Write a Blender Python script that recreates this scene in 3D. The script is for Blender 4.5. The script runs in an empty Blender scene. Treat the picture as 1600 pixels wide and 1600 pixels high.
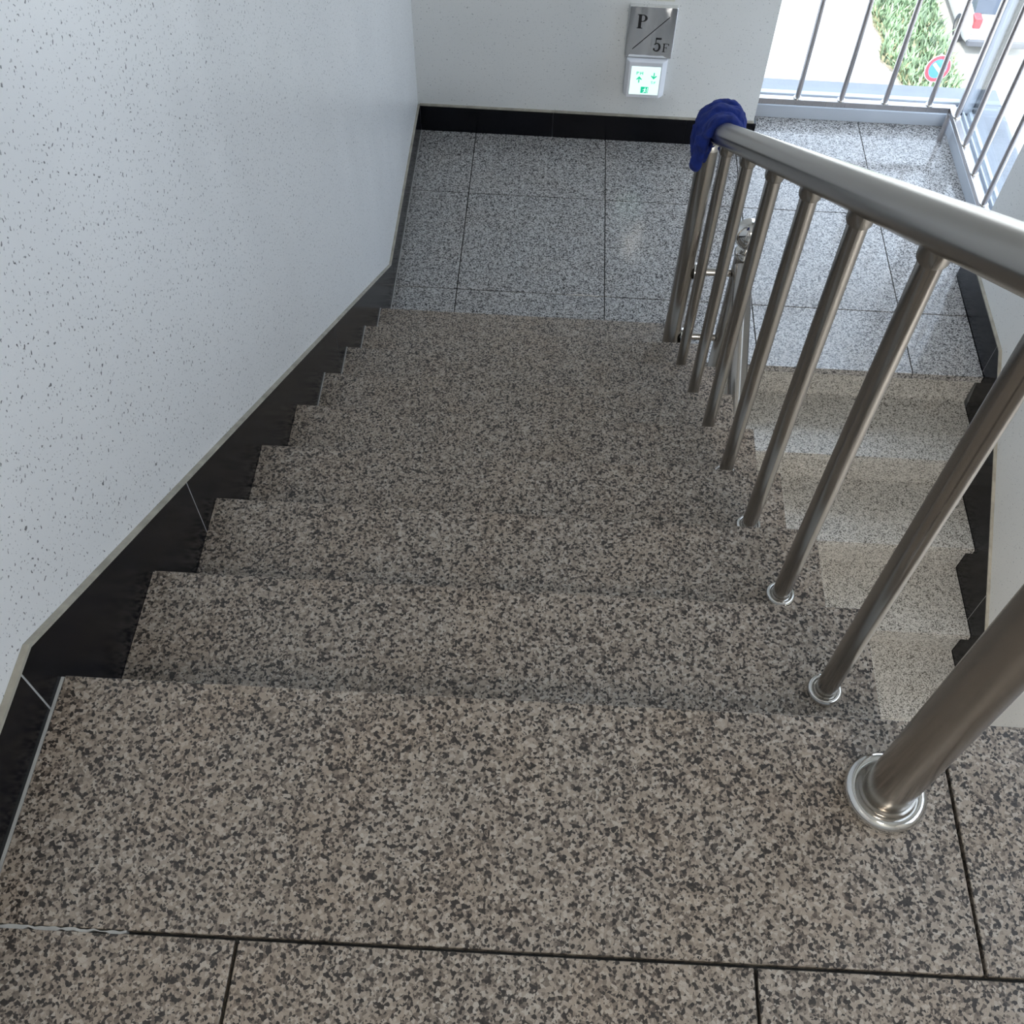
import bpy, bmesh, math, random
from mathutils import Vector, Matrix
random.seed(7)
SC = bpy.context.scene
C = SC.collection

# ------------------------------------------------------------------ camera
CAM = Vector((0.6049, -0.5634, 1.2651))
YAW, PITCH, ROLL, FPX, PX, PY = -0.0011, -0.9630, 0.0530, 1621.86, 832.44, 784.47
F = Vector((math.sin(YAW)*math.cos(PITCH), math.cos(YAW)*math.cos(PITCH), math.sin(PITCH)))
R0 = F.cross(Vector((0, 0, 1))).normalized(); U0 = R0.cross(F)
RT = R0*math.cos(ROLL)+U0*math.sin(ROLL); UP = -R0*math.sin(ROLL)+U0*math.cos(ROLL)
cd = bpy.data.cameras.new('camera'); cam = bpy.data.objects.new('camera', cd); C.objects.link(cam)
m = Matrix((RT, UP, -F)).transposed().to_4x4(); m.translation = CAM
cam.matrix_world = m
cd.sensor_width = 36.0; cd.sensor_fit = 'HORIZONTAL'; cd.lens = 36.0*FPX/1600
cd.shift_x = (800-PX)/1600; cd.shift_y = (PY-800)/1600; cd.clip_start = 0.02; cd.clip_end = 500
SC.camera = cam

# ------------------------------------------------------------------ world, sun, exposure
w = bpy.data.worlds.new('sky'); SC.world = w; w.use_nodes = True
bg = w.node_tree.nodes['Background']
bg.inputs['Color'].default_value = (0.73, 0.83, 1.0, 1); bg.inputs['Strength'].default_value = 3.5
sd = bpy.data.lights.new('sun', 'SUN'); so = bpy.data.objects.new('sun', sd); C.objects.link(so)
sd.energy = 3.0; sd.angle = 0.02; sd.color = (1, 0.95, 0.86)
so.rotation_euler = Vector((0.45, 0.55, -1.25)).to_track_quat('-Z', 'Y').to_euler()
SC.view_settings.view_transform = 'Standard'; SC.view_settings.look = 'None'
SC.view_settings.gamma = 1.0; SC.view_settings.use_curve_mapping = False
SC.view_settings.exposure = 0.66
SC.cycles.max_bounces = 8; SC.cycles.diffuse_bounces = 4; SC.cycles.glossy_bounces = 4; SC.cycles.transparent_max_bounces = 8

# ------------------------------------------------------------------ dimensions (metres)
RI, G_, W, W2 = 0.187, 0.2746, 1.1449, 2.308      # riser, going, width of the near flight, right skirting face
YL, YB, T, XT, YT = 2.184, 3.529, 0.5944, 0.2511, 3.1061
ZB = -9*RI
XR, YN = 1.063, 2.047                             # railing line, far newel
WX, WY = 2.320, 3.541                             # wall faces (right, back)
CORN = 1.50                                       # where the back wall ends and the window starts
RW = 2.75                                         # where the right wall ends and the window starts
FX, FY = 2.44, 3.77                               # inner faces of the window curb
ZTOP, ZLOW = 2.55, -4.2
GZ = -14.0

# ------------------------------------------------------------------ materials
def mat(name):
    mt = bpy.data.materials.new(name); mt.use_nodes = True
    nt = mt.node_tree; return mt, nt, nt.nodes['Principled BSDF']
def N(nt, t, **kw):
    n = nt.nodes.new(t)
    for k, v in kw.items(): setattr(n, k, v)
    return n
def ramp(nt, src, stops, interp='LINEAR'):
    r = N(nt, 'ShaderNodeValToRGB'); r.color_ramp.interpolation = interp
    el = r.color_ramp.elements
    while len(el) < len(stops): el.new(0.5)
    for e, (p, c) in zip(el, stops):
        e.position = p; e.color = (c[0], c[1], c[2], 1) if not isinstance(c, (int, float)) else (c, c, c, 1)
    nt.links.new(src, r.inputs[0]); return r.outputs[0]
def math_(nt, op, a, b=None, c=None):
    n = N(nt, 'ShaderNodeMath', operation=op)
    for i, v in enumerate((a, b, c)):
        if v is None: continue
        if isinstance(v, (int, float)): n.inputs[i].default_value = v
        else: nt.links.new(v, n.inputs[i])
    return n.outputs[0]
def mix(nt, f, a, b, mode='MIX'):
    n = N(nt, 'ShaderNodeMix', data_type='RGBA', blend_type=mode)
    for k, v in ((0, f), (6, a), (7, b)):
        if isinstance(v, (int, float)): n.inputs[k].default_value = v
        elif isinstance(v, tuple): n.inputs[k].default_value = (*v, 1)
        else: nt.links.new(v, n.inputs[k])
    return n.outputs[2]
def noise(nt, vec, scale, detail=2.0, rough=0.5):
    n = N(nt, 'ShaderNodeTexNoise'); n.inputs['Scale'].default_value = scale
    n.inputs['Detail'].default_value = detail; n.inputs['Roughness'].default_value = rough
    nt.links.new(vec, n.inputs['Vector']); return n
def warp(nt, vec, scale, amp):
    n = noise(nt, vec, scale, 2.0)
    s = N(nt, 'ShaderNodeVectorMath', operation='SUBTRACT'); nt.links.new(n.outputs['Color'], s.inputs[0]); s.inputs[1].default_value = (.5, .5, .5)
    k = N(nt, 'ShaderNodeVectorMath', operation='SCALE'); nt.links.new(s.outputs[0], k.inputs[0]); k.inputs['Scale'].default_value = amp
    a = N(nt, 'ShaderNodeVectorMath', operation='ADD'); nt.links.new(vec, a.inputs[0]); nt.links.new(k.outputs[0], a.inputs[1])
    return a.outputs[0]
def bump(nt, bs, h, strength, dist):
    b = N(nt, 'ShaderNodeBump'); b.inputs['Strength'].default_value = strength; b.inputs['Distance'].default_value = dist
    nt.links.new(h, b.inputs['Height']); nt.links.new(b.outputs[0], bs.inputs['Normal'])

def granite(name, dark, mid, light, pale, scale, rough, fd=0.2, fm=0.42, tint=(0.95, 0.83, 0.71), tint_amt=0.35):
    mt, nt, bs = mat(name)
    pos = N(nt, 'ShaderNodeNewGeometry').outputs['Position']
    wv = warp(nt, pos, scale*0.9, 0.55/scale)
    vo = N(nt, 'ShaderNodeTexVoronoi'); vo.inputs['Scale'].default_value = scale; nt.links.new(wv, vo.inputs['Vector'])
    sp = N(nt, 'ShaderNodeSeparateColor'); nt.links.new(vo.outputs['Color'], sp.inputs[0])
    cl = noise(nt, pos, scale*0.22, 2.0).outputs['Fac']                     # grains gather in clusters
    v = math_(nt, 'ADD', sp.outputs[0], math_(nt, 'MULTIPLY', math_(nt, 'SUBTRACT', cl, 0.5), 0.62))
    col = ramp(nt, v, [(0.0, dark), (fd-0.06, dark), (fd+0.05, mid), (fm, tuple(.5*(a+b) for a, b in zip(mid, light))), (fm+0.14, light), (0.78, light), (0.92, pale)])
    fine = noise(nt, pos, scale*4.0, 3.0, 0.65).outputs['Fac']
    col = mix(nt, 0.55, col, ramp(nt, fine, [(0.3, 0.42), (0.5, 0.95), (0.72, 1.25)]), 'MULTIPLY')
    v2 = N(nt, 'ShaderNodeTexVoronoi'); v2.inputs['Scale'].default_value = scale*1.7; nt.links.new(warp(nt, pos, scale*1.2, 0.7/scale), v2.inputs['Vector'])
    s2 = N(nt, 'ShaderNodeSeparateColor'); nt.links.new(v2.outputs['Color'], s2.inputs[0])
    speck = math_(nt, 'LESS_THAN', s2.outputs[1], 0.11)
    col = mix(nt, math_(nt, 'MULTIPLY', speck, 0.8), col, tuple(0.45*c for c in dark))
    big = noise(nt, pos, 7.0, 3.0).outputs['Fac']
    col = mix(nt, math_(nt, 'MULTIPLY', ramp(nt, big, [(0.42, 0.0), (0.68, 1.0)]), tint_amt), col, tint, 'MULTIPLY')
    nt.links.new(col, bs.inputs['Base Color'])
    rr = noise(nt, pos, 4.0, 3.0).outputs['Fac']
    nt.links.new(ramp(nt, rr, [(0.3, max(rough-0.05, .03)), (0.7, rough+0.08)]), bs.inputs['Roughness'])
    bs.inputs['IOR'].default_value = 1.5
    return mt

def speckle_paint(name, base, fleck, dens, rough, wave):
    mt, nt, bs = mat(name)
    pos = N(nt, 'ShaderNodeNewGeometry').outputs['Position']
    def chips(scale, keep, size):
        sx = N(nt, 'ShaderNodeSeparateXYZ'); nt.links.new(warp(nt, pos, scale*0.9, 1.1/scale), sx.inputs[0])
        cx_ = N(nt, 'ShaderNodeCombineXYZ'); nt.links.new(math_(nt, 'ADD', sx.outputs[0], sx.outputs[1]), cx_.inputs[0]); nt.links.new(math_(nt, 'MULTIPLY', sx.outputs[2], 0.7), cx_.inputs[1])
        vo = N(nt, 'ShaderNodeTexVoronoi', voronoi_dimensions='2D'); vo.inputs['Scale'].default_value = scale; nt.links.new(cx_.outputs[0], vo.inputs['Vector'])
        sp = N(nt, 'ShaderNodeSeparateColor'); nt.links.new(vo.outputs['Color'], sp.inputs[0])
        on = math_(nt, 'LESS_THAN', sp.outputs[0], keep)
        rad = math_(nt, 'MULTIPLY_ADD', sp.outputs[1], size, size*0.45)
        return math_(nt, 'MULTIPLY', on, math_(nt, 'LESS_THAN', vo.outputs['Distance'], rad))
    f = math_(nt, 'MAXIMUM', chips(88.0, dens, 0.100), math_(nt, 'MULTIPLY', chips(160.0, dens*0.8, 0.12), 0.55))
    tone = noise(nt, pos, 2.2, 3.0).outputs['Fac']
    b2 = mix(nt, ramp(nt, tone, [(0.35, 0.0), (0.65, 1.0)]), tuple(c*0.965 for c in base), base)
    nt.links.new(mix(nt, math_(nt, 'MULTIPLY', f, 0.9), b2, fleck), bs.inputs['Base Color'])
    bs.inputs['Roughness'].default_value = rough
    mp = N(nt, 'ShaderNodeMapping'); mp.inputs['Scale'].default_value = (3.0, 3.0, 0.7); nt.links.new(pos, mp.inputs[0])
    wn = noise(nt, mp.outputs[0], 1.5, 1.0).outputs['Fac']
    op = noise(nt, pos, 320.0, 2.0).outputs['Fac']
    h = math_(nt, 'ADD', math_(nt, 'MULTIPLY', wn, wave), math_(nt, 'ADD', math_(nt, 'MULTIPLY', op, 0.25), math_(nt, 'MULTIPLY', f, 0.5)))
    bump(nt, bs, h, 0.35, 0.0015)
    return mt

def plain(name, col, rough=0.5, metal=0.0, var=0.06, vscale=8.0, bump_s=0.0, bscale=200.0, coat=0.0, sheen=0.0, spec=0.5):
    mt, nt, bs = mat(name)
    pos = N(nt, 'ShaderNodeNewGeometry').outputs['Position']
    n = noise(nt, pos, vscale, 3.0).outputs['Fac']
    nt.links.new(mix(nt, ramp(nt, n, [(0.3, 0.0), (0.7, 1.0)]), tuple(c*(1-var) for c in col), tuple(min(1, c*(1+var)) for c in col)), bs.inputs['Base Color'])
    bs.inputs['Roughness'].default_value = rough; bs.inputs['Metallic'].default_value = metal
    bs.inputs['Specular IOR Level'].default_value = spec
    if coat: bs.inputs['Coat Weight'].default_value = coat
    if sheen: bs.inputs['Sheen Weight'].default_value = sheen
    if bump_s: bump(nt, bs, noise(nt, pos, bscale, 3.0).outputs['Fac'], bump_s, 0.002)
    return mt
def emit(name, col, s):
    mt, nt, bs = mat(name)
    bs.inputs['Base Color'].default_value = (*col, 1); bs.inputs['Emission Color'].default_value = (*col, 1)
    bs.inputs['Emission Strength'].default_value = s; bs.inputs['Roughness'].default_value = 0.4
    return mt
def steel(name, col, rough, streak):
    mt, nt, bs = mat(name)
    tc = N(nt, 'ShaderNodeTexCoord').outputs['Object']
    mp = N(nt, 'ShaderNodeMapping'); mp.inputs['Scale'].default_value = (400, 400, 6); nt.links.new(tc, mp.inputs[0])
    n = noise(nt, mp.outputs[0], 1.0, 3.0).outputs['Fac']
    bs.inputs['Base Color'].default_value = (*col, 1); bs.inputs['Metallic'].default_value = 1.0
    nt.links.new(ramp(nt, n, [(0.3, rough-streak), (0.7, rough+streak)]), bs.inputs['Roughness'])
    return mt
def glass(name):
    mt = bpy.data.materials.new(name); mt.use_nodes = True; nt = mt.node_tree
    nt.nodes.remove(nt.nodes['Principled BSDF']); out = nt.nodes['Material Output']
    tr = N(nt, 'ShaderNodeBsdfTransparent'); tr.inputs[0].default_value = (0.96, 0.985, 0.99, 1)
    gl = N(nt, 'ShaderNodeBsdfGlossy'); gl.inputs['Roughness'].default_value = 0.02
    lw = N(nt, 'ShaderNodeLayerWeight'); lw.inputs[0].default_value = 0.5
    fr = math_(nt, 'MULTIPLY_ADD', math_(nt, 'POWER', lw.outputs['Facing'], 5.0), 0.9, 0.04)
    mx = N(nt, 'ShaderNodeMixShader'); nt.links.new(fr, mx.inputs[0]); nt.links.new(tr.outputs[0], mx.inputs[1]); nt.links.new(gl.outputs[0], mx.inputs[2])
    nt.links.new(mx.outputs[0], out.inputs[0]); return mt

M = {}
M['granite'] = granite('brown_speckled_granite', (0.034, 0.028, 0.0245), (0.136, 0.109, 0.088), (0.312, 0.262, 0.213), (0.40, 0.350, 0.297), 250.0, 0.32)
M['granite_grey'] = granite('grey_granite', (0.055, 0.053, 0.053), (0.18, 0.172, 0.168), (0.40, 0.385, 0.37), (0.49, 0.475, 0.455), 230.0, 0.13, tint=(0.93, 0.86, 0.80), tint_amt=0.3)
M['granite_light'] = granite('light_granite', (0.115, 0.108, 0.096), (0.31, 0.295, 0.265), (0.525, 0.505, 0.465), (0.61, 0.59, 0.55), 260.0, 0.28, fd=0.16, fm=0.36, tint_amt=0.12)
M['wall_left'] = speckle_paint('flecked_white_paint', (0.70, 0.695, 0.685), (0.09, 0.09, 0.09), 0.66, 0.29, 22.0)
M['wall'] = speckle_paint('flecked_white_paint_fine', (0.73, 0.735, 0.72), (0.36, 0.37, 0.37), 0.36, 0.42, 3.0)
M['ceiling'] = plain('ceiling_paint', (0.82, 0.82, 0.80), 0.8)
M['black'] = plain('black_polished_stone', (0.003, 0.0034, 0.0055), 0.20, var=0.35, vscale=14.0, bump_s=0.02, bscale=60.0, spec=0.22)
M['grout_white'] = plain('pale_grout', (0.36, 0.355, 0.335), 0.8, var=0.15, vscale=30.0)
M['grout_dark'] = plain('dark_grout', (0.045, 0.043, 0.038), 0.85, var=0.3, vscale=40.0)
M['caulk'] = plain('beige_caulk', (0.33, 0.305, 0.25), 0.7, var=0.2, vscale=30.0, bump_s=0.3, bscale=150.0)
M['concrete'] = plain('painted_concrete', (0.62, 0.62, 0.60), 0.8)
M['steel'] = steel('brushed_steel', (0.375, 0.348, 0.318), 0.23, 0.012)
M['steel_thin'] = steel('satin_steel', (0.50, 0.475, 0.475), 0.28, 0.01)
M['chrome'] = steel('polished_steel', (0.66, 0.645, 0.62), 0.09, 0.0)
M['mirror'] = steel('mirror_steel', (0.62, 0.62, 0.61), 0.07, 0.0)
mt, nt, bs = mat('mirror_steel_plate'); M['mirror'] = mt
bs.inputs['Base Color'].default_value = (0.82, 0.82, 0.81, 1); bs.inputs['Metallic'].default_value = 1.0; bs.inputs['Roughness'].default_value = 0.10
mp = N(nt, 'ShaderNodeMapping'); mp.inputs['Scale'].default_value = (9, 9, 1.6); nt.links.new(N(nt, 'ShaderNodeNewGeometry').outputs['Position'], mp.inputs[0])
bump(nt, bs, noise(nt, mp.outputs[0], 1.0, 1.0).outputs['Fac'], 0.6, 0.04)
M['alu'] = plain('white_blue_aluminium', (0.46, 0.49, 0.53), 0.35, var=0.02)
M['ledge'] = plain('outer_ledge_metal', (0.20, 0.21, 0.23), 0.6, var=0.04)
M['gasket'] = plain('black_gasket', (0.02, 0.02, 0.02), 0.7)
M['glass'] = glass('window_glass')
M['ink'] = plain('black_ink', (0.012, 0.011, 0.012), 0.4)
M['plastic'] = plain('white_plastic', (0.74, 0.75, 0.78), 0.35, var=0.02)
M['panel'] = emit('lit_panel', (0.80, 1.0, 0.96), 0.46)
M['green'] = emit('green_lit_print', (0.01, 0.55, 0.30), 0.42)
M['cloth'] = plain('blue_microfibre', (0.004, 0.019, 0.165), 0.95, var=0.25, vscale=40.0, bump_s=0.6, bscale=420.0)
M['tape'] = plain('yellowed_tape', (0.66, 0.655, 0.56), 0.7, var=0.06, vscale=60.0)
M['lamp'] = emit('added_lamp_diffuser', (1.0, 0.945, 0.86), 27.0)  # glow of the added upper lamp
M['added_lamp_low'] = emit('added_lamp_diffuser_lower', (1.0, 0.975, 0.94), 105.0)  # glow of the added lower lamp

# ------------------------------------------------------------------ mesh helpers
def finish(name, bm, mt, parent=None, smooth=None):
    bmesh.ops.recalc_face_normals(bm, faces=bm.faces)
    me = bpy.data.meshes.new(name); bm.to_mesh(me); bm.free()
    if isinstance(mt, str): mt = M[mt]
    me.materials.append(mt)
    if smooth is not None:
        for p_ in me.polygons: p_.use_smooth = True
        me.set_sharp_from_angle(angle=math.radians(smooth))
    o = bpy.data.objects.new(name, me); C.objects.link(o)
    if parent: o.parent = parent; o.matrix_parent_inverse = parent.matrix_world.inverted()
    return o
def add_box(bm, a, b, bev=0.0):
    r = bmesh.ops.create_cube(bm, size=1.0)
    for v in r['verts']: v.co = Vector([(a[i]+b[i])/2+v.co[i]*(b[i]-a[i]) for i in range(3)])
    if bev:
        es = list({e for v in r['verts'] for e in v.link_edges})
        bmesh.ops.bevel(bm, geom=es, offset=bev, segments=1, affect='EDGES')
def box(name, a, b, mt, parent=None, bev=0.0):
    bm = bmesh.new(); add_box(bm, a, b, bev); return finish(name, bm, mt, parent)
def add_prism(bm, poly, axis, a, b):
    """poly: list of 2-D points in the two other axes (in xyz order)"""
    def P(p, t):
        c = list(p); c.insert(axis, t); return Vector(c)
    lo = [bm.verts.new(P(p, a)) for p in poly]; hi = [bm.verts.new(P(p, b)) for p in poly]
    bm.faces.new(lo); bm.faces.new(hi); n = len(poly)
    for i in range(n): bm.faces.new((lo[i], lo[(i+1) % n], hi[(i+1) % n], hi[i]))
def prism(name, poly, axis, a, b, mt, parent=None, bev=0.0):
    bm = bmesh.new(); add_prism(bm, poly, axis, a, b)
    if bev: bmesh.ops.bevel(bm, geom=list(bm.edges), offset=bev, segments=1, affect='EDGES')
    return finish(name, bm, mt, parent)
def frame_of(d):
    d = Vector(d).normalized(); a = Vector((0, 0, 1)) if abs(d.z) < .9 else Vector((1, 0, 0))
    x = a.cross(d).normalized(); return x, d.cross(x), d
def add_lathe(bm, prof, origin, d, seg=32):
    """prof: list of (radius, height) along direction d"""
    x, y, d = frame_of(d); o = Vector(origin); rings = []
    for r, h in prof:
        if r < 1e-6: rings.append([bm.verts.new(o+d*h)]); continue
        rings.append([bm.verts.new(o+d*h+(x*math.cos(t)+y*math.sin(t))*r) for t in [2*math.pi*i/seg for i in range(seg)]])
    for A, B in zip(rings, rings[1:]):
        for i in range(seg):
            j = (i+1) % seg
            if len(A) == 1 and len(B) == 1: continue
            if len(A) == 1: bm.faces.new((A[0], B[i], B[j]))
            elif len(B) == 1: bm.faces.new((A[i], A[j], B[0]))
            else: bm.faces.new((A[i], A[j], B[j], B[i]))
def lathe(name, prof, origin, d, mt, parent=None, seg=32, smooth=40):
    bm = bmesh.new(); add_lathe(bm, prof, (0, 0, 0), d, seg)
    o = finish(name, bm, mt, None, smooth); o.location = origin
    if parent: o.parent = parent
    return o
def tube(name, a, b, r, mt, parent=None, seg=32, inset=0.0):
    """capped straight tube; built along local z so that brushing follows it"""
    a, b = Vector(a), Vector(b); L = (b-a).length
    bm = bmesh.new(); add_lathe(bm, [(0, 0), (r, 0), (r, L), (0, L)], (0, 0, 0), (0, 0, 1), seg)
    o = finish(name, bm, mt, None, 40)
    q = Vector((0, 0, 1)).rotation_difference(b-a); o.rotation_mode = 'QUATERNION'; o.rotation_quaternion = q; o.location = a
    if parent: o.parent = parent
    return o
def empty(name, loc=(0, 0, 0)):
    o = bpy.data.objects.new(name, None); C.objects.link(o); o.location = (0, 0, 0); return o
def under(ch, p_):
    ch.parent = p_; ch.matrix_parent_inverse = p_.matrix_basis.inverted()
def tag(o, label=None, cat=None, group=None, kind=None):
    if label: o['label'] = label
    if cat: o['category'] = cat
    if group: o['group'] = group
    if kind: o['kind'] = kind
    return o
def struct(o, label): return tag(o, label, None, None, 'structure')

# ------------------------------------------------------------------ room shell
TH = 0.22
wl = box('wall_left', (-0.009-TH, -2.2, ZLOW), (-0.009, WY+TH, ZTOP), 'wall_left'); struct(wl, 'white wall with dark flecks running down beside the left of the stairs')
wb = box('wall_back', (-0.009, WY, ZLOW), (CORN, WY+0.30, ZTOP), 'wall'); struct(wb, 'pale flecked wall at the back of the lower landing behind the floor sign')
bm = bmesh.new()
# right wall with an opening for the added upper window (out of frame, above the handrail)
oy0, oy1, oz0, oz1 = -0.9, 1.55, 0.80, 2.15
add_box(bm, (WX, -2.2, ZLOW), (WX+TH, RW, oz0)); add_box(bm, (WX, -2.2, oz1), (WX+TH, RW, ZTOP))
add_box(bm, (WX, -2.2, oz0), (WX+TH, oy0, oz1)); add_box(bm, (WX, oy1, oz0), (WX+TH, RW, oz1))
wr = finish('wall_right', bm, 'wall'); struct(wr, 'plain white wall right of the descending flight, ending at the window')
wf = box('wall_front', (-0.3, -2.2-TH, ZLOW), (WX+TH, -2.2, ZTOP), 'wall'); struct(wf, 'white wall behind the upper landing')
ce = box('ceiling', (-0.3, -2.4, ZTOP), (2.9, 4.1, ZTOP+0.2), 'ceiling'); struct(ce, 'white ceiling over the stairwell')
WTOP = 0.78                                          # head of the corner windows
bm = bmesh.new()
add_box(bm, (CORN, FY-0.02, WTOP), (2.62, FY+0.14, ZTOP)); add_box(bm, (FX-0.02, RW, WTOP), (2.62, FY-0.02, ZTOP))
add_box(bm, (CORN, FY+0.02, ZLOW), (2.62, FY+0.14, ZB-0.16)); add_box(bm, (FX+0.02, RW, ZLOW), (2.62, FY+0.02, ZB-0.16))
wc = finish('wall_corner', bm, 'wall'); struct(wc, 'white wall above and below the corner window')

# lower landing: slab + tiles
fl = prism('floor', [(0.0, YL-0.022), (0.0, WY), (CORN, WY), (CORN, FY+0.02), (FX+0.02, FY+0.02), (FX+0.02, RW), (WX, RW), (WX, YL+0.06), (1.15, YL+0.06), (1.15, YL-0.022)], 2, ZB-0.16, ZB-0.012, 'grout_dark')
struct(fl, 'grey granite tiled floor of the lower landing')
J = 0.0018
xs = [0.004, XT, XT+T, XT+2*T, XT+3*T, None]
ys = [(YL, YT-T), (YT-T, YT), (YT, None)]
for yi, (y0, y1) in enumerate(ys):
    for i in range(5):
        x0 = xs[i]; x1 = xs[i+1] if xs[i+1] else W2-0.002
        a, b = x0+J*(i > 0), x1-J*(i < 4)
        c = y0+J*(yi > 0); d = (y1-J) if y1 else None
        z0 = ZB-0.030
        if yi == 2:
            if i < 3 and x1 < CORN: poly = [(a, c), (b, c), (b, YB), (a, YB)]
            elif i == 3 or i == 2:
                poly = [(a, c), (b, c), (b, FY), (max(a, CORN+.012), FY), (max(a, CORN+.012), YB), (a, YB)] if a < CORN else [(a, c), (b, c), (b, FY), (a, FY)]
            else: poly = [(a, c), (FX, c), (FX, FY), (a, FY)]
        elif i == 4 and yi == 1: poly = [(a, c), (b, c), (b, RW), (FX, RW), (FX, d), (a, d)]
        else: poly = [(a, c), (b, c), (b, d), (a, d)]
        prism('tile', poly, 2, z0, ZB, 'granite_grey', fl, 0.0008)

# upper landing: slab + tiles
fu = box('floor.001', (0.0, -2.2, -0.20), (WX, -0.035, -0.012), 'grout_dark'); struct(fu, 'brown speckled granite floor of the upper landing in the foreground')
rows = [(-0.31, 0.0, [0.004, 1.150, W2-.002]), (-0.905, -0.31, [0.004, 0.2945, 0.886, 1.478, 2.07, W2-.002]), (-1.5, -0.905, [0.004, 0.2945, 0.886, 1.478, 2.07, W2-.002]), (-2.19, -1.5, [0.004, 0.2945, 0.886, 1.478, 2.07, W2-.002])]
for y0, y1, xx in rows:
    for a, b in zip(xx, xx[1:]):
        box('tile', (a+(0.0022 if a > .01 else 0), y0+0.0022, -0.030), (b-(0.0022 if b < 2.3 else 0), y1-(0.0022 if y1 < 0 else 0), 0.0), 'granite', fu, 0.001)
rnd = random.Random(5)
sm = [(0.01+0.0075*i, -0.3120-rnd.uniform(-.0022, .0026)) for i in range(22)]
prism('grout_smear', sm+[(x, -0.3092+rnd.uniform(-.0008, .0016)) for x, y in reversed(sm)], 2, -0.012, -0.0006, 'grout_white', fu)
box('fascia', (0.0, -0.035, -0.20), (WX, -0.020, -0.030), 'granite', fu)

# ------------------------------------------------------------------ stairs
OH = 0.035
s1 = empty('staircase'); tag(s1, 'flight of brown speckled granite steps going down beside the left wall', 'staircase', None, 'structure')
poly = []
for k in range(1, 9): poly += [(((k-1)*G_)-OH+.020, -(k-1)*RI-0.030), ((k-1)*G_-OH+.020, -k*RI-0.030)]
poly += [(8*G_-OH+.018, -8*RI-0.030), (8*G_-OH+.018, ZB-0.16), (8*G_-0.30, ZB-0.16), (-0.02, -0.22)]
prism('body', poly, 0, 0.0, W-0.012, 'concrete', s1)
for k in range(1, 9):
    z = -k*RI
    bm = bmesh.new(); add_box(bm, (0.003 if k > 4 else 0.0006, (k-1)*G_-OH+.0005, z-0.030), (W, k*G_, z))
    es = [e for e in bm.edges if all(abs(v.co.y-k*G_) < 1e-5 for v in e.verts) and abs(e.verts[0].co.z-e.verts[1].co.z) < 1e-6]
    bmesh.ops.bevel(bm, geom=es, offset=0.004, segments=2, affect='EDGES')
    finish('tread', bm, 'granite', s1)
    if k > 4: box('caulk_line', (0.0, (k-1)*G_-OH+.02, z-0.004), (0.0030, k*G_-0.002, z+0.0002), 'grout_white', s1)
for k in range(1, 10):
    box('riser', (0.002, (k-1)*G_-OH, -k*RI+(0.0 if k < 10 else 0)), (W-0.004, (k-1)*G_-OH+.018, -(k-1)*RI-0.030), 'granite', s1)

s2 = empty('staircase.001'); tag(s2, 'flight of light granite steps going down from the landing beside the right wall', 'staircase', None, 'structure')
X0, X1 = 1.163, W2-0.002
poly = []
for j in range(1, 10): poly += [(YL-(j-1)*G_+OH+.018, ZB-(j-1)*RI-0.030), (YL-(j-1)*G_+OH+.018, ZB-j*RI-0.030)]
poly += [(YL-9*G_, ZB-9*RI-0.030), (YL-9*G_, ZB-9*RI-.2), (YL+0.06, ZB-0.26), (YL+0.06, ZB-0.03)]
prism('body', poly, 0, X0+.01, X1, 'concrete', s2)
for j in range(1, 10):
    z = ZB-j*RI; yn = YL-j*G_
    bm = bmesh.new(); add_box(bm, (X0, yn, z-0.030), (X1, YL-(j-1)*G_+OH-.0005+.019, z))
    es = [e for e in bm.edges if all(abs(v.co.y-yn) < 1e-5 for v in e.verts) and abs(e.verts[0].co.z-e.verts[1].co.z) < 1e-6]
    bmesh.ops.bevel(bm, geom=es, offset=0.005, segments=2, affect='EDGES')
    finish('tread', bm, 'granite_light', s2)
for j in range(1, 10):
    box('riser', (X0+.004, YL-(j-1)*G_+OH, ZB-j*RI), (X1, YL-(j-1)*G_+OH+.018, ZB-(j-1)*RI-0.030), 'granite_light', s2)
box('nosing', (X0, YL-0.001, ZB-0.0305), (X1, YL+0.03, ZB-0.0295), 'granite_light', s2)

# ------------------------------------------------------------------ skirting
SL = RI/G_
def skirt_run(name, x0, x1, top, bot, joints, caulk_side, label, gap=0.0018):
    """top/bot: polylines [(y, z)] with ascending y; joints: y positions where the stone is split"""
    def at(pl, y):
        for (a, b), (c, d) in zip(pl, pl[1:]):
            if a-1e-9 <= y <= c+1e-9: return b+(d-b)*(y-a)/(c-a) if c > a else b
        return pl[-1][1] if y > pl[-1][0] else pl[0][1]
    e = empty(name); struct(e, label)
    y0, y1 = top[0][0], top[-1][0]
    cuts = [y0]+joints+[y1]
    for a, b in zip(cuts, cuts[1:]):
        a2 = a+(gap if a > y0 else 0); b2 = b-(gap if b < y1 else 0)
        ty = [a2]+[y for y, z in top if a2 < y < b2]+[b2]; by = [a2]+[y for y, z in bot if a2 < y < b2]+[b2]
        prism('skirting_stone', [(y, at(top, y)) for y in ty]+[(y, at(bot, y)) for y in reversed(by)], 0, x0, x1, 'black', e)
    # grout showing in the joints, a hair behind the stone faces
    for jy in joints:
        xa, xb = (x0, x1-0.0008) if caulk_side < 0 else (x0+0.0008, x1)
        prism('grout_line', [(jy-gap, at(top, jy)-.001), (jy+gap, at(top, jy)-.001), (jy+gap, at(bot, jy)), (jy-gap, at(bot, jy))], 0, xa, xb, 'grout_white', e)
    # beige caulk along the top
    pts = top
    prism('caulk_strip', [(y, z+.0005) for y, z in pts]+[(y, z+0.0065) for y, z in reversed(pts)], 0, x0, x1, 'caulk', e)
    return e
BH = 0.125
top = [(-2.19, 0.100), (-0.010, 0.100), (2.49, ZB+BH), (YB, ZB+BH)]
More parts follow.
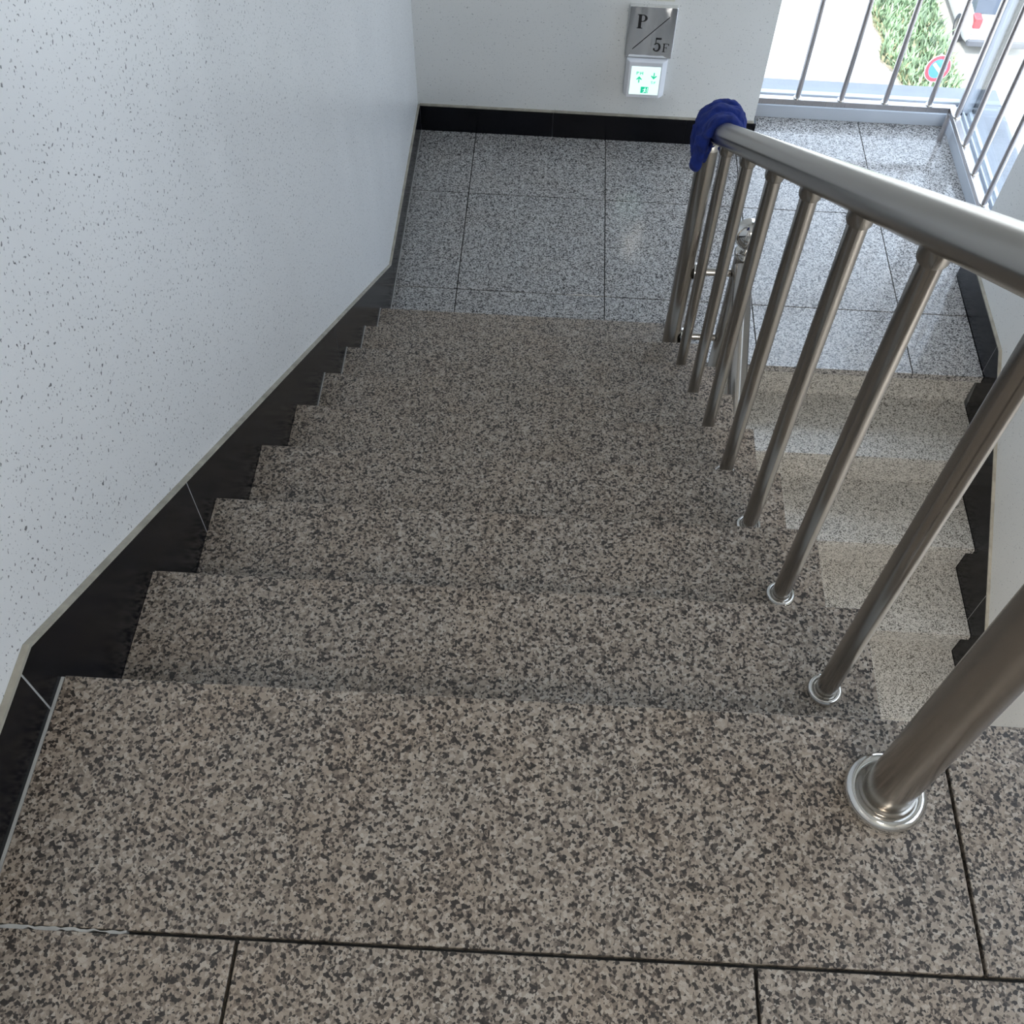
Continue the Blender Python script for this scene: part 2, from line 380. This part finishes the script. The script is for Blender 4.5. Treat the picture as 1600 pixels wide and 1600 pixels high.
bot = [(-2.19, -0.03), (-0.02, -0.03), (0.0, -0.23), (8*G_, -8*RI-0.23), (YL+.01, ZB-0.03), (YB, ZB-0.03)]
skirt_run('baseboard_left', -0.0088, 0.0, top, bot, [-0.65, -0.047, 0.470, 1.553, 2.525], -1, 'black stone skirting stepping down along the left wall')
box('caulk_line', (0.0, YL, ZB-.004), (0.004, YB, ZB+.0004), 'grout_white', bpy.data.objects['baseboard_left'])
box('caulk_line', (0.0, -2.0, -.004), (0.0040, -0.002, .0004), 'grout_white', bpy.data.objects['baseboard_left'])
t0 = ZB+0.140
top = [(YL-9*G_, t0-9*RI), (2.190, t0), (RW, t0)]
top = [(YL-9*G_, t0-SL*(2.190-(YL-9*G_))), (2.190, t0), (RW, t0)]
bot = [(YL-9*G_, ZB-9*RI-.23), (YL, ZB-.23), (YL+.03, ZB-.03), (RW, ZB-.03)]
skirt_run('baseboard_right', W2, WX, top, bot, [1.435, 2.214], 1, 'black stone skirting along the right wall beside the light steps')
e = empty('baseboard_back'); struct(e, 'black stone skirting below the floor sign on the back wall')
for a, b in ((0.0, 0.60), (0.60, 1.20), (1.20, CORN+.0115)):
    box('skirting_stone', (a+.0005, YB, ZB-.03), (b-.0005, WY, ZB+BH), 'black', e)
box('skirting_stone', (CORN, WY+.0005, ZB-.03), (CORN+.0115, FY, ZB+BH), 'black', e)
box('caulk_strip', (0.0, YB, ZB+BH), (CORN, WY, ZB+BH+.006), 'caulk', e)

# ------------------------------------------------------------------ near stair railing
def flange_prof(r_in, r_out, h):
    c, a = (r_in+r_out)/2, (r_out-r_in)/2
    return [(r_in-.001, h*0.78)]+[(c-a*math.cos(math.radians(t)), h*(0.30+0.70*math.sin(math.radians(t)))) for t in range(45, 181, 15)]+[(r_out, 0.0), (0, 0)]
def ball_prof(r, n=14, z0=0.0): return [(r*math.sin(math.pi*i/n) if 0 < i < n else 0, z0-r*math.cos(math.pi*i/n)) for i in range(n+1)]
def newel(parent, x, y, z0, zcap, zball, flange=True):
    p_ = tube('newel_post', (x, y, z0), (x, y, zcap), 0.0305, 'steel', parent, 40)
    if flange: under(lathe('base_flange', flange_prof(0.0305, 0.0520, 0.019), (x, y, z0), (0, 0, 1), 'chrome', None, 40), p_)
    under(lathe('collar', [(0.0305, -0.012), (0.034, -0.012), (0.034, 0.004), (0.030, 0.010), (0.016, 0.014), (0.012, 0.022), (0.0, 0.024)], (x, y, zcap), (0, 0, 1), 'chrome', None, 32), p_)
    under(lathe('ball_finial', ball_prof(0.050, 18), (x, y, zball), (0, 0, 1), 'chrome', None, 36, 180), p_)
def railz(y): return -0.423-0.633*(y-1.825)
ra = empty('stair_railing'); tag(ra, 'brushed steel railing with round balusters along the near brown granite flight', 'railing')
tube('handrail', (XR, -0.13, railz(-0.13)), (XR, 2.02, railz(2.02)), 0.0318, 'steel', ra, 48)
RB = 0.0162
def baluster(parent, x, y, z0, ztop, slope, rb=RB):
    b = tube('baluster', (x, y, z0), (x, y, ztop+.01), rb, 'steel', parent, 28)
    under(lathe('base_flange', flange_prof(rb, 0.0268, 0.011), (x, y, z0), (0, 0, 1), 'chrome', None, 28), b)
    under(lathe('top_collar', [(rb, -0.021), (rb+.0030, -0.021), (rb+.0042, -0.018), (rb+.0042, 0.012), (0, 0.012)], (x, y, ztop), (0, 0, 1), 'steel', None, 28), b)
for k in range(1, 8):
    y = k*G_-0.150
    baluster(ra, XR, y, -k*RI, railz(y)-0.028, 0.633)
newel(ra, XR, -0.101, 0.0, railz(-0.101)+.005, railz(-0.101)+.075)
newel(ra, XR, YN, -8*RI, -0.605, -0.545)
XN = 1.245
for z in (-1.100, -1.403):
    lb = tube('link_bar', (XR+.028, YN, z), (XN-.0302, YN, z), 0.014, 'steel', ra, 24)
    under(lathe('link_rosette', flange_prof(0.014, 0.029, 0.016), (XR+.029, YN, z), (1, 0, 0), 'chrome', None, 28), lb)

# lower railing
rb_ = empty('stair_railing.001'); tag(rb_, 'steel railing with ball topped post beginning the light granite flight below', 'railing')
def rail2(y): return -1.035-0.681*(YN-y)
tube('handrail', (XN, YN-.02, rail2(YN-.02)), (XN, YN-7.6*G_, rail2(YN-7.6*G_)), 0.0318, 'steel', rb_, 40)
newel(rb_, XN, YN, ZB-RI, -1.010, -0.935)
for j in range(1, 8):
    y = YN-j*G_
    baluster(rb_, XN, y, ZB-(j+1)*RI, rail2(y)-0.03, 0.681)

# ------------------------------------------------------------------ corner windows
def win_part(e, a, b, mt='alu', name='frame_member', bev=0.002): return box(name, a, b, mt, e, bev)
w1 = empty('window_1'); struct(w1, 'tall window with white blue frame behind the steel guard bars at the back')
ZC = ZB+0.075                                     # top of curb
win_part(w1, (CORN+.012, FY, ZB-.03), (FX+.0, FY+.10, ZC-.012), name='curb')
win_part(w1, (CORN+.012, FY+.012, ZC-.012), (2.50, FY+.030, ZC+.012), name='track')
win_part(w1, (CORN+.012, FY+.055, ZC-.012), (2.50, FY+.085, ZC+.016), name='track')
win_part(w1, (CORN+.012, FY+.03, WTOP-.06), (2.50, FY+.10, WTOP), name='head')
win_part(w1, (CORN+.001, FY+.02, ZC-.012), (CORN+.03, FY+.09, WTOP), name='jamb')
box('window_pane', (CORN+.03, FY+.066, ZC+.016), (2.50, FY+.072, WTOP-.06), 'glass', w1)
win_part(w1, (CORN, FY+.10, ZB-.10), (2.715, 4.0, ZB+.055), 'ledge', 'outer_ledge')
w2 = empty('window_2'); struct(w2, 'side window with sliding tracks right of the steel guard bars')
win_part(w2, (FX, RW, ZB-.03), (FX+.11, FY+.0, ZC-.012), name='curb')
for i, (a, b) in enumerate(((0.006, 0.014), (0.034, 0.042), (0.060, 0.068), (0.088, 0.104))):
    win_part(w2, (FX+a, RW, ZC-.012), (FX+b, FY-.002, ZC+.008), name='track', bev=.0015)
win_part(w2, (FX+.03, RW, WTOP-.06), (FX+.10, FY, WTOP), name='head')
win_part(w2, (FX+.02, RW-.03, ZC-.012), (FX+.10, RW+.004, WTOP), name='jamb')
box('window_pane', (FX+.072, RW+.004, ZC+.008), (FX+.078, FY+.0, WTOP-.06), 'glass', w2)
win_part(w2, (FX+.11, RW-.1, ZB-.10), (2.715, FY+.10, ZB+.055), 'ledge', 'outer_ledge')
cp = win_part(w2, (2.502, FY+.012, ZC-.011), (2.560, FY+.085, WTOP), name='corner_post')
win_part(w2, (2.546, FY-.010, ZC+.004), (2.561, FY+.011, WTOP), 'gasket', 'gasket', 0.0)
win_part(w2, (2.562, FY-.012, ZC+.004), (2.585, FY+.07, WTOP), name='sash_stile')
w3 = empty('added_window'); struct(w3, 'upper window added unseen in the right wall to light the stairs')  # added out of frame as side light for balusters and left wall
for a, b in (((WX+.08, oy0, oz0), (WX+.14, oy1, oz0+.05)), ((WX+.08, oy0, oz1-.05), (WX+.14, oy1, oz1)), ((WX+.08, oy0, oz0+.05), (WX+.14, oy0+.05, oz1-.05)), ((WX+.08, oy1-.05, oz0+.05), (WX+.14, oy1, oz1-.05)), ((WX+.08, (oy0+oy1)/2-.03, oz0+.05), (WX+.14, (oy0+oy1)/2+.03, oz1-.05))):
    win_part(w3, a, b)
for a, b in ((oy0+.05, (oy0+oy1)/2-.03), ((oy0+oy1)/2+.03, oy1-.05)):
    box('window_pane', (WX+.107, a, oz0+.05), (WX+.113, b, oz1-.05), 'glass', w3)
def portal(name, loc, rot, sx, sy):
    l = bpy.data.lights.new(name, 'AREA'); l.shape = 'RECTANGLE'; l.size = sx; l.size_y = sy; l.cycles.is_portal = True
    o = bpy.data.objects.new(name, l); C.objects.link(o); o.location = loc; o.rotation_euler = rot
portal('portal_back', ((CORN+2.5)/2, FY+.12, (ZC+WTOP)/2), (math.radians(-90), 0, 0), 1.02, WTOP-ZC)
portal('portal_side', (2.60, (RW+FY)/2, (ZC+WTOP)/2), (0, math.radians(90), 0), WTOP-ZC, FY-RW)
portal('portal_upper', (WX+.16, (oy0+oy1)/2, (oz0+oz1)/2), (0, math.radians(90), 0), oz1-oz0, oy1-oy0)

# guard railing in front of the corner windows
gr = empty('guard_railing'); tag(gr, 'thin steel guard bars on a low rail in front of the corner window', 'railing')
GX, GY, GZB = 2.400, 3.660, ZB+0.178
for z0, z1 in ((GZB-.028, GZB), (ZB+1.08, ZB+1.11)):
    box('guard_rail', (CORN+.001, GY-.015, z0), (GX-.0155, GY+.015, z1), 'steel_thin', gr, .002)
    box('guard_rail', (GX-.015, RW+.001, z0), (GX+.015, GY+.015, z1), 'steel_thin', gr, .002)
bars = [(x, GY) for x in (1.696, 1.893, 2.091, 2.292)]+[(GX, y) for y in (3.580, 3.381, 3.184, 2.985)]
for x, y in bars:
    gb = tube('guard_bar', (x, y, GZB), (x, y, ZB+1.08), 0.0115, 'steel_thin', gr, 20)
    under(lathe('bar_flange', flange_prof(0.0115, 0.0190, 0.008), (x, y, GZB), (0, 0, 1), 'chrome', None, 20), gb)
tube('support_leg', (GX-.0, GY-.0, ZB), (GX-.0, GY-.0, GZB-.028), 0.012, 'steel_thin', gr, 20)

# ------------------------------------------------------------------ floor sign and exit light on the back wall
sg = empty('floor_sign'); tag(sg, 'polished steel plate lettered P over 5F on the back wall', 'sign')
SX0, SX1, SZ0, SZ1 = 0.890, 1.086, -1.260, -1.036
SF = WY-0.024
bm = bmesh.new(); add_box(bm, (SX0, SF, SZ0), (SX1, WY, SZ1), 0.002); finish('plate', bm, 'mirror', sg)
def shapes(name, polys, y, mt, parent, th=0.0008):
    bm = bmesh.new()
    for pl in polys: add_prism(bm, pl, 1, y-th, y+.0002)
    return finish(name, bm, mt, parent)
def strip_arc(cx, cz, rx, rz, t0, t1, wd, n=14, wz=None, taper=None):
    """thick elliptical arc as quads; width may swell in the middle"""
    out = []; wz = wz or wd
    for i in range(n):
        q = []
        for t, s in ((i/n, 1), ((i+1)/n, 1), ((i+1)/n, -1), (i/n, -1)):
            a = math.radians(t0+(t1-t0)*t); k = 1.0 if taper is None else taper[0]+(taper[1]-taper[0])*math.sin(math.pi*t)
            q.append((cx+(rx+s*wd/2*k)*math.cos(a), cz+(rz+s*wz/2*k)*math.sin(a)))
        out.append(q)
    return out
def rect(x0, z0, x1, z1): return [(x0, z0), (x1, z0), (x1, z1), (x0, z1)]
def letter_P(x, z, h, w_):
    st = w_*0.30; o = [rect(x+w_*.12, z, x+w_*.12+st, z+h), rect(x, z, x+w_*.56, z+h*.045), rect(x, z+h*.955, x+w_*.5, z+h)]
    o += strip_arc(x+w_*.50, z+h*.74, w_*.36, h*.235, -90, 90, w_*.17, 14, h*.05, (0.7, 1.5))
    o += [rect(x+w_*.40, z+h*.955, x+w_*.52, z+h), rect(x+w_*.40, z+h*.48, x+w_*.52, z+h*.53)]
    return o
def letter_F(x, z, h, w_):
    st = w_*0.20
    return [rect(x+w_*.14, z, x+w_*.14+st, z+h), rect(x, z, x+w_*.55, z+h*.05), rect(x, z+h*.945, x+w_, z+h), rect(x+w_*.3, z+h*.49, x+w_*.68, z+h*.54),
            [(x+w_, z+h), (x+w_*.86, z+h*.96), (x+w_*.95, z+h*.74), (x+w_, z+h*.74)], rect(x+w_*.64, z+h*.40, x+w_*.70, z+h*.63)]
def digit_5(x, z, h, w_):
    o = [[(x+w_*.22, z+h*.88), (x+w_*.98, z+h*.88), (x+w_*.98, z+h), (x+w_*.22, z+h)], [(x+w_*.22, z+h*.5), (x+w_*.33, z+h*.5), (x+w_*.34, z+h), (x+w_*.24, z+h)]]
    o += strip_arc(x+w_*.44, z+h*.32, w_*.40, h*.285, 140, -150, w_*.18, 22, h*.075, (0.6, 1.55))
    o += strip_arc(x+w_*.13, z+h*.16, w_*.06, h*.045, 0, 360, w_*.12, 12, h*.09)
    return o
shapes('letter', letter_P(0.925, -1.130, 0.060, 0.042), SF, 'ink', sg)
shapes('letter', digit_5(1.004, -1.229, 0.061, 0.032), SF, 'ink', sg)
shapes('letter', letter_F(1.043, -1.230, 0.038, 0.026), SF, 'ink', sg)
dx, dz = 1.057-0.918, 1.223-1.076; L = math.hypot(dx, dz); nx, nz = -dz/L*.0016, dx/L*.0016
shapes('slash', [[(0.918-nx, -1.223-nz), (1.057-nx, -1.076-nz), (1.057+nx, -1.076+nz), (0.918+nx, -1.223+nz)]], SF, 'ink', sg)
tp = box('tape_strip', (0.912, WY-.0008, -1.022), (1.070, WY, -0.992), 'tape'); tag(tp, 'yellowed strip of old tape on the wall above the steel plate', 'tape')

ex = empty('exit_light'); tag(ex, 'small lit white box with green arrows below the steel plate', 'exit light')
EF = WY-0.052
bm = bmesh.new(); add_prism(bm, [(0.900, WY), (0.900, WY-.030), (0.912, EF), (1.052, EF), (1.074, WY-.030), (1.074, WY)], 2, -1.432, -1.264)
bmesh.ops.bevel(bm, geom=list(bm.edges), offset=0.002, segments=1, affect='EDGES'); finish('housing', bm, 'plastic', ex)
box('lit_panel', (0.9225, EF-.0015, -1.415), (1.047, EF+.001, -1.284), 'panel', ex, 0.0006)
PF = EF-.0017
def arrow(x, zt, zb, wd, up):
    t = (zb, zt) if up else (zt, zb); s = 1 if up else -1; hz = abs(zt-zb)
    base, tip = t
    return [rect(x-.0024, min(base, tip-s*.004), x+.0024, max(base, tip-s*.004)), [(x, tip), (x-wd, tip-s*hz*.46), (x-wd*.70, tip-s*hz*.58), (x, tip-s*hz*.26)], [(x, tip), (x+wd, tip-s*hz*.46), (x+wd*.70, tip-s*hz*.58), (x, tip-s*hz*.26)]]
shapes('arrow', arrow(0.9595, -1.328, -1.359, .0125, True), PF, 'green', ex)
shapes('arrow', arrow(1.0215, -1.309, -1.340, .0130, False), PF, 'green', ex)
def sP(x, z, h, w_): return [rect(x, z, x+w_*.26, z+h)]+strip_arc(x+w_*.45, z+h*.74, w_*.4, h*.2, -90, 90, w_*.18, 8, h*.13)+[rect(x, z+h*.87, x+w_*.48, z+h), rect(x, z+h*.48, x+w_*.48, z+h*.6)]
def sH(x, z, h, w_): return [rect(x, z, x+w_*.26, z+h), rect(x+w_*.74, z, x+w_, z+h), rect(x, z+h*.44, x+w_, z+h*.57)]
def sF(x, z, h, w_): return [rect(x, z, x+w_*.28, z+h), rect(x, z+h*.87, x+w_, z+h), rect(x, z+h*.46, x+w_*.8, z+h*.58)]
def s5(x, z, h, w_): return [rect(x+w_*.1, z+h*.88, x+w_*.95, z+h), rect(x+w_*.1, z+h*.5, x+w_*.28, z+h)]+strip_arc(x+w_*.45, z+h*.32, w_*.4, h*.26, 130, -140, w_*.18, 12, h*.12)
shapes('letter', sP(0.946, -1.321, .0145, .012)+sH(0.9615, -1.321, .0145, .0125), PF, 'green', ex)
shapes('letter', s5(1.0115, -1.3615, .0115, .009)+sF(1.0245, -1.3615, .0115, .009), PF, 'green', ex)
shapes('pictogram', [rect(0.9715, -1.407, 1.0045, -1.377)], PF, 'green', ex)
man = [strip_arc(0.9905, -1.3825, .0012, .0012, 0, 360, .0024, 10)]
fig = strip_arc(0.9905, -1.3825, .0012, .0012, 0, 360, .0024, 10)+[[(0.9855, -1.3885), (0.9885, -1.3865), (0.9915, -1.3955), (0.9880, -1.3965)], [(0.9880, -1.3965), (0.9915, -1.3955), (0.9955, -1.4005), (0.9930, -1.4020)], [(0.9880, -1.3965), (0.9905, -1.3985), (0.9835, -1.4050), (0.9815, -1.4035)],
      [(0.9865, -1.3880), (0.9880, -1.3865), (0.9965, -1.3910), (0.9955, -1.3930)], [(0.9855, -1.3885), (0.9870, -1.3870), (0.9815, -1.3930), (0.9800, -1.3915)], rect(0.9992, -1.4055, 1.0015, -1.3800)]
shapes('running_figure', fig, PF-.0009, 'panel', ex)

# ------------------------------------------------------------------ blue cloth tied round the far end of the handrail
def cloth():
    bm = bmesh.new(); rnd = random.Random(3)
    d = Vector((0, 1, -0.633)).normalized(); side = Vector((1, 0, 0)); up = side.cross(d)
    def ribbon(path, wid, thick, seg=10):
        """sweep a flattened oval along a path of (point, width-direction)"""
        rings = []
        for i, (p, wd, k) in enumerate(path):
            a = path[max(i-1, 0)][0]; b = path[min(i+1, len(path)-1)][0]; t = (b-a).normalized()
            wd = (wd-t*wd.dot(t)).normalized(); nn = t.cross(wd)
            rings.append([bm.verts.new(p+wd*math.cos(u)*wid*k+nn*math.sin(u)*thick*(0.8+0.4*k)) for u in [2*math.pi*j/seg for j in range(seg)]])
        for A, B in zip(rings, rings[1:]):
            for j in range(seg): bm.faces.new((A[j], A[(j+1) % seg], B[(j+1) % seg], B[j]))
        bm.faces.new(rings[0]); bm.faces.new(rings[-1])
    def axis(y): return Vector((XR, y, railz(y)))
    # folds lying side by side: over the rail from its right side, down its left side, gathered into a hanging tail
    p0 = axis(1.915)
    for q, (s0, rr, tx, ph, wk) in enumerate(((-0.070, 0.0370, -0.018, 4.4, 1.15), (-0.020, 0.0400, 0.006, 3.7, 1.5), (0.018, 0.047, 0.016, 0.9, 0.75), (0.046, 0.050, -0.006, 1.6, 1.6), (0.080, 0.060, 0.010, .5, 0.85))):
        path = []
        for i in range(19):
            t = i/18; a = math.radians(-70+238*t)
            bulge = 1.0+0.36*max(0.0, math.sin(math.radians(-20+215*t)))**3*(0.5+0.5*math.sin(ph+1.0))
            path.append((p0+d*(s0*(1-.35*max(0, t-.6)/.4)+.016*math.sin(3.4*t+ph*1.7))+(side*math.cos(a)+up*math.sin(a))*rr*bulge, d, 1.0))
        for i, (ox, oy, oz) in enumerate(((-0.046, .0, -0.012), (-0.047, .0, -0.034), (-0.047, .0, -0.054), (-0.046, .0, -0.072), (-0.044, .0, -0.086))):
            k = 0.55-.07*i
            path.append((p0+Vector((ox+tx*.45, oy+s0*k, oz-.03*s0+.006*math.sin(ph+i)+(0.012 if q in (0, 4) else 0))), Vector((.5, -.85, 0)), 0.95-.06*i))
        ribbon([(a, b, k*wk) for a, b, k in path], 0.0245, 0.0122)
    # the end doubled back on itself
    tail2 = [(-0.046, -.030, -0.020), (-0.054, -.040, -0.044), (-0.060, -.042, -0.064), (-0.060, -.034, -0.086), (-0.050, -.022, -0.100)]
    ribbon([(p0+Vector(q), Vector((.4, -.9, .1)), k) for q, k in zip(tail2, (.9, 1.0, .95, .8, .5))], 0.024, 0.011)
    o = finish('blue_cloth', bm, 'cloth', None, 180)
    rm = o.modifiers.new('remesh', 'REMESH'); rm.mode = 'VOXEL'; rm.voxel_size = 0.0032; rm.use_smooth_shade = True
    sm = o.modifiers.new('smooth', 'SMOOTH'); sm.factor = 0.5; sm.iterations = 4
    tx_ = bpy.data.textures.new('cloth_creases', 'CLOUDS'); tx_.noise_scale = 0.045; tx_.noise_depth = 2
    dp = o.modifiers.new('creases', 'DISPLACE'); dp.texture = tx_; dp.strength = 0.016; dp.mid_level = 0.5; dp.texture_coords = 'GLOBAL'
    return o
tag(cloth(), 'crumpled blue cloth tied round the lower end of the steel handrail', 'cloth')

# ------------------------------------------------------------------ ceiling lamp added over the upper landing for light (out of frame)
lp = empty('added_ceiling_lamp'); tag(lp, 'round white ceiling lamp added unseen above the upper landing to light the stairs', 'lamp')
lathe('housing', [(0, 0.05), (0.24, 0.05), (0.25, 0.03), (0.25, 0.0), (0.22, 0.0)], (1.15, -1.55, ZTOP-.05), (0, 0, 1), 'plastic', lp, 40)
lathe('diffuser', [(0.22, 0.0), (0.20, -0.025), (0.12, -0.045), (0, -0.05)], (1.15, -1.55, ZTOP-.05), (0, 0, 1), 'lamp', lp, 40)

lp2 = empty('added_ceiling_lamp.001'); tag(lp2, 'round white ceiling lamp added unseen under the upper landing slab to light the risers', 'lamp')  # added below the slab, unseen, to brighten risers and right wall
box('canopy', (1.45, -0.72, -0.215), (1.85, -0.48, -0.200), 'plastic', lp2)
lathe('housing', [(0, 0.02), (0.19, 0.02), (0.20, 0.01), (0.20, -0.02), (0.18, -0.02)], (1.65, -0.6, -0.235), (0, 0, 1), 'plastic', lp2, 40)
lathe('diffuser', [(0.18, -0.02), (0.165, -0.04), (0.10, -0.06), (0, -0.065)], (1.65, -0.6, -0.235), (0, 0, 1), 'added_lamp_low', lp2, 40)
fh = box('floor.002', (0.0, -2.2, ZB-9*RI-0.2), (WX, YL-9*G_, ZB-9*RI), 'granite_light'); struct(fh, 'light granite floor of the storey below')

# ------------------------------------------------------------------ outside, far below
M['paving'] = plain('sunlit_paving', (0.46, 0.43, 0.38), 0.9, var=0.10, vscale=0.35)
M['soil'] = plain('dry_soil', (0.36, 0.30, 0.22), 0.95, var=0.25, vscale=4.0)
M['weed'] = plain('weed_green', (0.25, 0.34, 0.19), 0.8, var=0.5, vscale=2.2)
M['weed_dry'] = plain('weed_straw', (0.42, 0.38, 0.22), 0.85, var=0.4, vscale=3.0)
M['car_paint'] = plain('white_car_paint', (0.62, 0.62, 0.62), 0.25, var=0.02, coat=0.5)
M['car_glass'] = plain('dark_car_glass', (0.05, 0.06, 0.08), 0.1)
M['rubber'] = plain('tyre_rubber', (0.06, 0.06, 0.065), 0.8)
M['dark_trim'] = plain('dark_bumper_trim', (0.12, 0.12, 0.13), 0.6)
M['tail_red'] = plain('red_tail_lamp', (0.34, 0.05, 0.06), 0.2)
M['sign_red'] = plain('sign_red', (0.62, 0.05, 0.07), 0.5); M['sign_blue'] = plain('sign_blue', (0.06, 0.22, 0.58), 0.5); M['sign_white'] = plain('sign_white', (0.8, 0.8, 0.8), 0.5)
gd = box('ground', (-90, -90, GZ-.5), (110, 130, GZ), 'paving'); struct(gd, 'bright sunlit paving far below the window')
fac = box('wall_outer', (-9.0, -12.0, GZ), (2.60, 3.9, ZLOW), 'concrete'); struct(fac, 'lower storeys of the building under the stairwell')
bed = [(9.20, 32.0), (9.15, 27.4), (8.98, 26.17), (9.14, 25.5), (8.93, 24.5), (9.2, 24.07), (9.36, 23.2), (9.6, 22.3), (10.5, 22.3), (10.66, 23.4), (10.68, 24.7), (10.67, 25.7), (10.72, 27.0), (10.8, 32.0)]
sb = prism('planting_bed', bed, 2, GZ-.05, GZ+.06, 'soil'); struct(sb, 'strip of dry soil under the weeds outside')
def inside(x, y):
    c = False
    for (x0, y0), (x1, y1) in zip(bed, bed[1:]+bed[:1]):
        if (y0 > y) != (y1 > y) and x < (x1-x0)*(y-y0)/(y1-y0)+x0: c = not c
    return c
def weeds(name, n, mt, hmin, hmax, seed, label):
    rnd = random.Random(seed); vs, fs = [], []; k = 0
    while k < n:
        x, y = rnd.uniform(8.8, 10.9), rnd.uniform(22.3, 31.9)
        if not inside(x, y): continue
        k += 1; h = rnd.uniform(hmin, hmax); a = rnd.uniform(0, 6.28); ln = rnd.uniform(.05, .30); wd = rnd.uniform(.015, .05)
        b = Vector((x, y, GZ+.05)); s = Vector((math.cos(a), math.sin(a), 0))*wd; l = Vector((-math.sin(a), math.cos(a), 0))*ln
        i = len(vs); vs += [b-s*.6, b+s*.6, b+s+l*.5+Vector((0, 0, h*.7)), b-s+l*.5+Vector((0, 0, h*.7)), b+l+Vector((0, 0, h))]
        fs += [(i, i+1, i+2, i+3), (i+3, i+2, i+4)]
    me = bpy.data.meshes.new(name); me.from_pydata([tuple(v) for v in vs], [], fs); me.materials.append(M[mt])
    o = bpy.data.objects.new(name, me); C.objects.link(o); tag(o, label, 'weeds', None, 'stuff'); return o
weeds('green_weeds', 7000, 'weed', .12, .55, 1, 'overgrown green weeds in the strip outside the window')
weeds('dry_weeds', 4200, 'weed_dry', .08, .40, 2, 'straw coloured dry weeds among the green ones outside')

# round road sign on a pole
rs = empty('road_sign'); tag(rs, 'round red and blue no parking sign beside the weeds outside', 'road sign')
P0 = Vector((8.987, 20.738, GZ+2.2)); fd = (Vector((0.2, -1, 0.12))).normalized()
tube('pole', (P0.x+.0, P0.y+.06, GZ), (P0.x+.0, P0.y+.06, GZ+2.5), 0.03, 'steel_thin', rs, 16)
lathe('sign_disc', [(0, 0), (0.30, 0), (0.30, 0.012), (0, 0.012)], P0, fd, 'sign_white', rs, 40)
lathe('red_ring', [(0.215, 0.012), (0.29, 0.012), (0.29, 0.016), (0.215, 0.016)], P0, fd, 'sign_red', rs, 40)
lathe('blue_field', [(0, 0.012), (0.212, 0.012), (0.212, 0.015), (0, 0.015)], P0, fd, 'sign_blue', rs, 40)
x_, y_, d_ = frame_of(fd)
bm = bmesh.new()
for pl in ([(-.15, .10), (-.10, .15), (.16, -.11), (.11, -.16)],):
    lo = [bm.verts.new(P0+x_*a+y_*b+d_*.0152) for a, b in pl]; hi = [bm.verts.new(P0+x_*a+y_*b+d_*.0185) for a, b in pl]
    bm.faces.new(lo); bm.faces.new(hi)
    for i in range(4): bm.faces.new((lo[i], lo[(i+1) % 4], hi[(i+1) % 4], hi[i]))
finish('diagonal_bar', bm, 'sign_white', rs)

# parked car, tail towards the building
car = empty('parked_car'); tag(car, 'white car parked beyond the weeds seen through the window', 'car')
cx, cy = 11.97, 25.0
secs = [(0.0, .34, .62, .80, .70), (0.06, .28, .86, .86, .72), (0.35, .22, .98, .89, .70), (0.95, .20, 1.02, .90, .66), (2.6, .20, 1.00, .90, .66), (3.4, .22, .92, .88, .66), (4.0, .28, .78, .82, .62), (4.25, .36, .62, .70, .55)]
bm = bmesh.new(); rings = []
for y, zl, zh, hw, tw in secs:
    q = [(-hw*.92, zl), (-hw, zl+.12), (-hw, zh-.18), (-hw*.93, zh), (hw*.93, zh), (hw, zh-.18), (hw, zl+.12), (hw*.92, zl)]
    rings.append([bm.verts.new((cx+a, cy+y, GZ+b)) for a, b in q])
for A, B in zip(rings, rings[1:]):
    for i in range(8): bm.faces.new((A[i], A[(i+1) % 8], B[(i+1) % 8], B[i]))
bm.faces.new(rings[0]); bm.faces.new(rings[-1])
bmesh.ops.bevel(bm, geom=list(bm.edges), offset=0.03, segments=2, affect='EDGES')
finish('body', bm, 'car_paint', car, 45)
bm = bmesh.new(); rings = []
for y, z, hw in ((0.28, .98, .80), (0.75, 1.42, .66), (1.2, 1.48, .65), (2.1, 1.46, .64), (2.95, 1.0, .78)):
    rings.append((y, z, hw))
lo = [(0.26, .95), (2.98, .95)]
prof = [(y, z) for y, z, h in rings]
L_ = [bm.verts.new((cx-h, cy+y, GZ+z)) for y, z, h in rings]; R_ = [bm.verts.new((cx+h, cy+y, GZ+z)) for y, z, h in rings]
bm.faces.new(L_); bm.faces.new(R_)
for i in range(5):
    j = (i+1) % 5; bm.faces.new((L_[i], L_[j], R_[j], R_[i]))
finish('cabin_glass', bm, 'car_glass', car)
bm = bmesh.new()
add_prism(bm, [(0.72, 1.425), (1.2, 1.485), (2.1, 1.465), (2.2, 1.43), (1.2, 1.45), (0.75, 1.39)], 0, -.67, .67)
bmesh.ops.translate(bm, verts=bm.verts, vec=(cx, cy, GZ)); finish('roof', bm, 'car_paint', car)
for sx in (-1, 1):
    for yy in (0.80, 3.40):
        wx_ = cx+sx*.80
        wh = lathe('wheel', [(0, -.10), (.20, -.11), (.30, -.11), (.325, -.08), (.325, .08), (.30, .11), (.20, .11), (0, .10)], (wx_, cy+yy, GZ+.325), (1, 0, 0), 'rubber', car, 32)
        under(lathe('wheel_rim', [(0, .125), (.08, .12), (.19, .118), (.19, .10), (0, .10)], (wx_, cy+yy, GZ+.325), (sx, 0, 0), 'steel_thin', None, 24), wh)
    box('tail_lamp', (cx+sx*.72-.10, cy+.0, GZ+.72), (cx+sx*.72+.10, cy+.30, GZ+.99), 'tail_red', car, .02)
box('number_plate', (cx-.26, cy-.022, GZ+.56), (cx+.26, cy+.02, GZ+.68), 'sign_white', car, .004)
box('bumper', (cx-.82, cy-.05, GZ+.26), (cx+.82, cy+.12, GZ+.44), 'dark_trim', car, .03)
